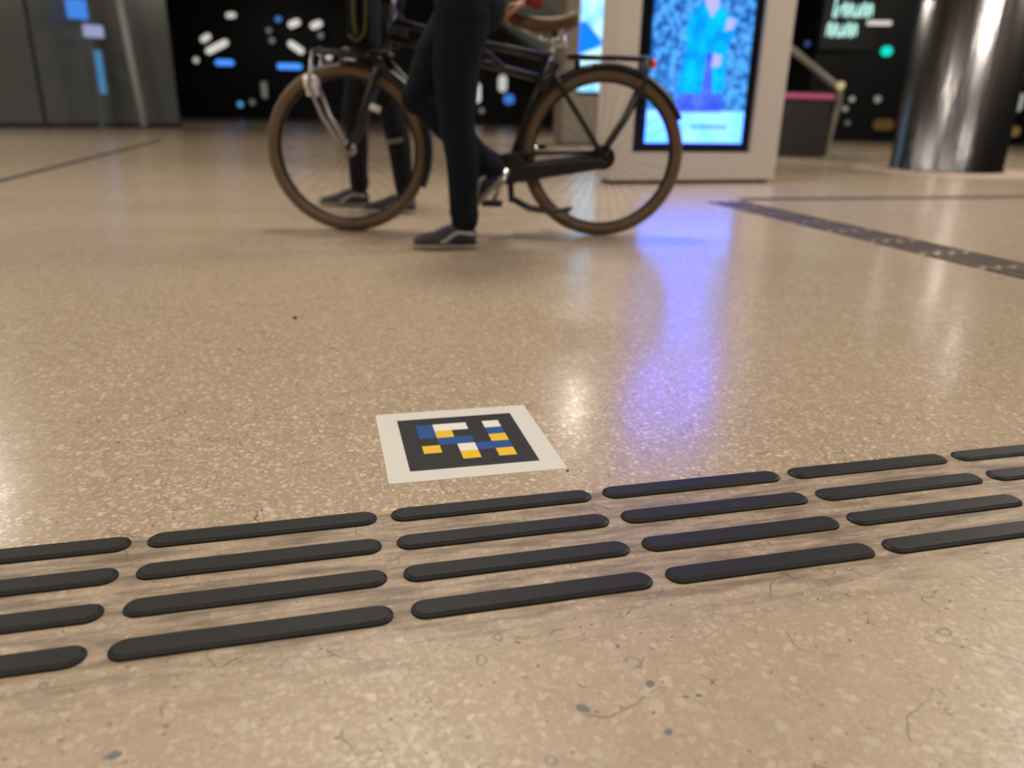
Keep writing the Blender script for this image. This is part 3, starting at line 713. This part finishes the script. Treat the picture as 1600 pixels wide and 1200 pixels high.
flat('coat_picture', [(0.50, 0.66), (0.71, 0.66), (0.73, 0.95), (0.775, 0.95), (0.81, 0.66), (0.905, 0.68), (0.90, 0.98), (0.945, 1.10), (0.90, 1.20), (0.79, 1.27), (0.74, 1.20), (0.69, 1.27), (0.58, 1.25), (0.545, 1.12), (0.55, 0.98)], Yf - 0.006, SC, z1)
flat('hand_picture', [(0.77, 0.85), (0.85, 0.86), (0.86, 0.93), (0.79, 0.95)], Yf - 0.009, SS_, z1)
flat('hand_picture', [(0.86, 1.10), (0.93, 1.12), (0.94, 1.19), (0.87, 1.19)], Yf - 0.009, SS_, z1)
flat('hair_picture', [(0.58, 1.40), (0.82, 1.40), (0.84, 1.58), (0.80, 1.72), (0.70, 1.77), (0.60, 1.72), (0.56, 1.58)], Yf - 0.006, SD, z1)
flat('face_picture', [(0.69, 1.26), (0.74, 1.19), (0.79, 1.26), (0.80, 1.50), (0.78, 1.64), (0.70, 1.69), (0.62, 1.64), (0.60, 1.50)], Yf - 0.009, SS_, z1)

k2, z2 = kiosk((0.70, 12.75, 0.0), R(20.0), 1.5, 0.35, 2.6, M['kiosk2'], 'grey advertising kiosk with pale blue screen farther back, left of white kiosk', (0.22, 0.80, 0.75, 2.45), None)
S2 = emis('far_screen_sky', (0.22, 0.62, 1.0), 1.35, (0.50, 0.85, 1.0), 4)
S3 = emis('far_screen_blue', (0.0, 0.17, 1.0), 1.4)
S4 = emis('far_screen_pale', (0.55, 0.95, 1.0), 1.2)
flat('screen_picture', [(0.24, 0.80), (0.78, 0.80), (0.78, 2.40), (0.24, 2.40)], 0.016, S2, z2)
flat('blue_shape', [(0.24, 1.33), (0.24, 1.78), (0.34, 1.80), (0.62, 1.53), (0.60, 1.46)], 0.013, S3, z2)
flat('pale_band', [(0.24, 1.20), (0.78, 1.20), (0.78, 1.62), (0.60, 1.46), (0.30, 1.34), (0.24, 1.30)], 0.0145, S4, z2)

# ------------------------------------------------------------------ stair flank far behind the saddle
es = empty('stair_flank', (2.0, 21.0, 0)); tag(es, 'greenish grey stair flank sloping down behind the saddle', 'staircase')
MB().xz([(-2.2, 4.35), (-2.2, 3.55), (3.6, 0.0), (5.0, 0.0), (5.0, 0.35)], 20.6, 22.2).build('stringer', mat('green_grey_metal', (0.10, 0.14, 0.125), 0.5), es, world=True)
MB().tube([(-2.2, 20.65, 5.0 - 0.05), (4.8, 20.65, 1.25), (4.8, 20.65, 0.3)], 0.03, 10).build('hand_rail', M['steel'], es, world=True, smooth=True)
MB().xz([(-2.2, 4.40), (4.8, 0.45), (4.8, 1.22), (-2.2, 4.92)], 20.64, 20.66).build('balustrade_panel', M['greyglass'], es, world=True)

# ------------------------------------------------------------------ mirrored column
CX, CY = 4.50, 8.41
cl = empty('mirror_column', (CX, CY, 0)); tag(cl, 'round mirror-polished steel column standing on a pinkish stone ring', 'column')
MB().lathe((0, 0, 0), [(0.0005, 0.012), (0.545, 0.012), (0.545, 0.02), (0.530, 0.05), (0.530, 4.995), (0.0005, 4.995)], 64).build('shaft', M['mirror'], cl, smooth=False)
for q in cl.children[0].data.polygons: q.use_smooth = True
MB().lathe((0, 0, 0), [(0.0005, 0.0), (0.92, 0.0), (0.92, 0.008), (0.91, 0.012), (0.0005, 0.012)], 64).build('stone_ring', M['stone'], cl)
for z in (1.6, 3.2): MB().lathe((0, 0, 0), [(0.5305, z), (0.534, z + 0.004), (0.534, z + 0.012), (0.5305, z + 0.016)], 64).build('joint_ring', M['blacktrim'], cl)

# ------------------------------------------------------------------ stair flank with hand rail
sf = empty('stair_parapet', (3.55, 10.6, 0), R(19)); tag(sf, 'dark parapet block with pink light strip right of the white kiosk', 'parapet')
MB().box((0.22, 0.4, 0.40), (0.78, 0.8, 0.80)).build('block', M['panel'], sf, bevel=0.01)
MB().box((0.22, -0.012, 0.755), (0.80, 0.03, 0.06)).build('light_strip', emis('pink_strip', (0.70, 0.13, 0.24), 0.5), sf)
hr = empty('hand_rail', (4.20, 11.0, 0)); tag(hr, 'bent steel hand rail sloping down to a post beside the parapet', 'hand rail')
MB().tube(bez([(3.15, 11.3, 1.72), (3.65, 11.15, 1.33), (4.10, 11.0, 0.98), (4.24, 10.95, 0.86), (4.27, 10.95, 0.70), (4.22, 10.95, 0.30), (4.20, 10.95, 0.0)], 8), 0.045, 12).build('rail', M['steel'], hr, world=True, smooth=True)
MB().lathe((4.20, 10.95, 0), [(0.0005, 0.0), (0.11, 0.0), (0.11, 0.015), (0.0005, 0.015)], 24).build('foot_plate', M['steel'], hr, world=True)
MB().tube([(4.24, 10.90, 0.90), (4.24, 10.86, 0.90)], 0.05, 14).build('end_light', emis('rail_light', (0.75, 0.68, 0.30), 0.6), hr, world=True)

# ------------------------------------------------------------------ lights on the dark glass at the back
LC = {'blue': (0.06, 0.28, 0.95), 'teal': (0.10, 0.36, 0.70), 'white': (0.85, 0.82, 0.76), 'green': (0.0, 0.75, 0.60), 'amber': (0.30, 0.17, 0.05), 'red': (0.6, 0.05, 0.05), 'yellow': (0.8, 0.72, 0.35), 'mint': (0.55, 0.95, 0.85), 'navy': (0.05, 0.08, 0.30)}
LM = {}
def light(cname, s):
    k = (cname, s)
    if k not in LM: LM[k] = emis('%s_light_%d' % (cname, round(s * 100)), LC[cname], s)
    return LM[k]
def wall_light(x, y, z, w_, h_, cname, s, tilt, label, group, rz=0.0):
    e = empty('wall_light', (x, y, z), rz); tag(e, label, 'light', group)
    Mt = Matrix.Rotation(R(tilt), 3, 'Y')
    MB().box((0, 0.07, 0), (w_ * 0.9, 0.14, h_ * 0.9), Mt).build('housing', M['blacktrim'], e)
    r_ = min(w_, h_) / 2; poly = []
    for cx, cz, a0 in ((1, -1, -90), (1, 1, 0), (-1, 1, 90), (-1, -1, 180)):
        for i in range(5):
            a = R(a0 + 22.5 * i); poly.append((cx * (w_ / 2 - r_) + r_ * math.cos(a), cz * (h_ / 2 - r_) + r_ * math.sin(a)))
    o = MB().xz(poly, -0.03, 0.0).build('diffuser', light(cname, s), e); o.rotation_euler = (0, R(tilt), 0)
px_ = 0.0209
BACK = [  # x, z, w(px), h(px), colour, strength, tilt
 (-9.865, 1.777, 30, 9, 'blue', 1.1, 0, 'wide blue light low on the dark glass beside the grey glass wall'),
 (-7.688, 1.703, 40, 9, 'blue', 1.2, 0, 'widest blue light just left of the front wheel top'),
 (-6.947, 1.678, 8, 8, 'blue', 0.8, 0, 'small blue light right of the widest blue light'),
 (-6.520, 1.726, 12, 6, 'blue', 0.55, 0, 'dim blue light above the front tyre'),
 (-9.467, 0.471, 9, 9, 'teal', 0.8, 0, 'small blue light near the floor left of the bicycle'),
 (-7.949, 3.141, 10, 8, 'blue', 0.5, 0, 'small blue light beside two white lights at the top'),
 (-5.35, 3.352, 8, 48, 'teal', 0.8, 6, 'tall pale blue light above the front wheel'),
 (-9.501, 3.225, 16, 8, 'white', 0.65, -5, 'white light highest on the left of the dark glass'),
 (-10.414, 2.522, 18, 9, 'white', 0.7, -30, 'short slanted white light above the long slanted one'),
 (-10.066, 2.260, 40, 10, 'white', 0.75, -25, 'long slanted white light above the wide blue one'),
 (-10.812, 1.837, 9, 9, 'white', 0.5, 0, 'round white light at the end of the grey glass wall'),
 (-7.438, 3.019, 20, 10, 'white', 0.75, -20, 'left one of two white lights high over the front wheel'),
 (-6.710, 2.995, 20, 10, 'white', 0.75, -20, 'right one of two white lights high over the front wheel'),
 (-7.431, 2.292, 28, 10, 'white', 0.8, 33, 'white light slanting down right above the widest blue light'),
 (-6.639, 2.172, 9, 9, 'white', 0.75, 0, 'upper of two small round white lights over the tyre'),
 (-6.353, 2.022, 9, 9, 'white', 0.75, 0, 'lower of two small round white lights over the tyre'),
 (-5.857, 2.206, 14, 5, 'white', 0.45, -30, 'dim slanted white light next to the carrier bag'),
 (-8.292, 2.793, 8, 8, 'white', 0.16, 0, 'upper faint round light left of the two high white lights'),
 (-8.214, 2.488, 9, 9, 'white', 0.16, 0, 'lower faint round light left of the two high white lights'),
 (-6.585, 2.674, 9, 9, 'white', 0.16, 0, 'faint round light just under the two high white lights'),
 (-8.604, 0.951, 9, 26, 'white', 0.14, 0, 'faint upright light left of the front tyre'),
 (-9.05, 0.55, 9, 9, 'white', 0.13, 0, 'faint round light right of the small blue light near the floor'),
 (-1.384, 0.995, 11, 30, 'white', 0.75, 0, 'upright white light right of the dark jeans'),
 (-0.533, 1.311, 14, 26, 'white', 0.6, 0, 'upright white light left of the seat tube'),
 (-0.310, 0.815, 18, 16, 'blue', 0.6, 0, 'blue light behind the seat tube'),
 (-1.231, 0.433, 8, 8, 'white', 0.2, 0, 'faint round light beside the dark jeans'),
]
for x, z, w_, h_, c_, s_, tl, lb in BACK:
    wall_light(x, 27.86, z, w_ * px_, h_ * px_, c_, s_, tl, lb, 'lights on the dark glass at the back')
pr_ = 0.0126
RIGHT = [
 (7.044, 2.263, 50, 7, 'white', 0.75, 0, 'long white light beside the mint neon lettering'),
 (7.353, 1.756, 18, 15, 'green', 1.0, 0, 'bright turquoise light below the neon lettering'),
 (5.75, 1.86, 9, 9, 'navy', 0.6, 0, 'dim blue light right of the white kiosk'),
 (6.32, 0.648, 10, 10, 'yellow', 0.55, 0, 'small yellowish light beside the hand rail post'),
 (6.815, 0.844, 9, 9, 'white', 0.3, 0, 'upper small light right of the hand rail'),
 (6.702, 0.657, 9, 9, 'white', 0.25, 0, 'lower small light right of the hand rail'),
 (6.80, 0.386, 8, 8, 'white', 0.12, 0, 'faint round light low beside the hand rail'),
 (7.336, 0.854, 11, 11, 'white', 0.25, 0, 'round grey light left of the mirror column'),
 (7.543, 0.363, 34, 18, 'amber', 0.22, 0, 'dim brown light low beside the mirror column'),
 (9.258, 2.00, 16, 16, 'white', 0.35, 0, 'pale light at the top right of the mirror column'),
 (9.62, 2.25, 16, 22, 'mint', 0.25, 0, 'pale green light in the top right corner'),
 (9.50, 1.70, 14, 30, 'blue', 0.55, 4, 'upper blue light right of the mirror column'),
 (9.66, 1.30, 12, 22, 'blue', 0.35, 4, 'lower blue light right of the mirror column'),
 (9.75, 0.832, 10, 28, 'white', 0.35, 4, 'upright grey light right of the mirror column'),
 (9.36, 0.745, 10, 9, 'red', 0.35, 0, 'small red light beside the mirror column'),
 (9.72, 0.30, 26, 16, 'amber', 0.5, 0, 'dim amber light low right of the mirror column'),
 (10.05, 0.543, 12, 18, 'navy', 0.7, 0, 'dark blue light at the right edge'),
 (9.95, 1.55, 14, 14, 'white', 0.3, 0, 'small pale light at the right edge'),
]
for x, z, w_, h_, c_, s_, tl, lb in RIGHT:
    y = 17.5 - (x - 6.2) * 1.1 / 11.3 - 0.12
    k_ = y / 16.8 if x < 8 else y / 16.0
    wall_light(x * k_ if x < 8 else x * k_, y, 0.53 + (z - 0.53) * k_, w_ * pr_, h_ * pr_, c_, s_, tl, lb, 'lights on the dark glass at the right', R(-5.5))
# neon lettering: strokes of script tube, two lines
ne = empty('neon_sign', (6.40, 17.20, 2.0)); tag(ne, 'mint neon lettering in two lines on the dark glass', 'neon sign')
NM = light('mint', 0.95)
def script(x, z, s, letters):
    for i, lt in enumerate(letters):
        pts = [(x + (a + i * 0.85) * s, 17.20, z + b * s) for a, b in lt]
        MB().tube(bez(pts, 6), 0.022, 8).build('neon_letter', NM, ne, world=True, smooth=True)
en = [(0.0, 0.0), (0.08, 0.9), (0.25, 0.95), (0.36, 0.1), (0.5, 0.05), (0.62, 0.9), (0.8, 0.8), (0.85, 0.05)]
yu = [(0.0, 0.85), (0.1, 0.1), (0.3, 0.0), (0.5, 0.5), (0.55, 0.9), (0.6, 0.1), (0.8, 0.05)]
tall = [(0.15, 2.1), (0.16, 0.8), (0.1, 0.0), (0.3, 0.0), (0.5, 0.6), (0.75, 0.7)]
tail = [(0.05, 0.9), (0.0, -0.4), (0.25, -0.6), (0.3, 0.4), (0.55, 0.5), (0.75, 0.1)]
script(6.32, 2.42, 0.23, [tall, en, yu, en])
script(6.26, 2.05, 0.23, [en, yu, en])
MB().box((6.72, 17.30, 2.4), (1.1, 0.03, 1.2)).build('backing_plate', M['blacktrim'], ne, world=True)

# ------------------------------------------------------------------ in front of the grey glass wall
pl = empty('leaning_pole', (-7.55, 16.35, 0)); tag(pl, 'pale steel pole leaning against the grey glass wall', 'pole')
MB().tube([(-7.55, 16.35, 0.0), (-7.76, 16.30, 3.6)], 0.075, 14).build('shaft', mat('pale_paint', (0.55, 0.56, 0.55), 0.4), pl, world=True, smooth=True)
MB().lathe((-7.55, 16.35, 0), [(0.0005, 0), (0.12, 0), (0.12, 0.02), (0.0005, 0.02)], 20).build('foot', M['blacktrim'], pl, world=True)
bs = empty('blue_reflection', (-8.13, 15.83, 0), R(42.4)); tag(bs, 'glowing stand-in for a blue display in front of the grey glass wall', 'reflection')  # added glowing panels on a stand, in place of blue reflections in the glass
MB().box((0, 0, 1.15), (0.10, 0.06, 2.3)).box((0, 0, 0.01), (0.4, 0.3, 0.02)).build('stand', M['greyglass'], bs)
MB().box((-0.15, -0.05, 2.10), (0.36, 0.05, 0.34)).build('blue_gleam', light('blue', 0.75), bs, bevel=0.03)
MB().box((0.08, -0.05, 1.74), (0.36, 0.05, 0.22)).build('pale_gleam', emis('lilac_gleam', (0.45, 0.50, 0.80), 0.6), bs, bevel=0.03)
MB().box((0.10, -0.05, 1.02), (0.13, 0.04, 0.78)).build('teal_gleam', light('teal', 0.5), bs, bevel=0.02)
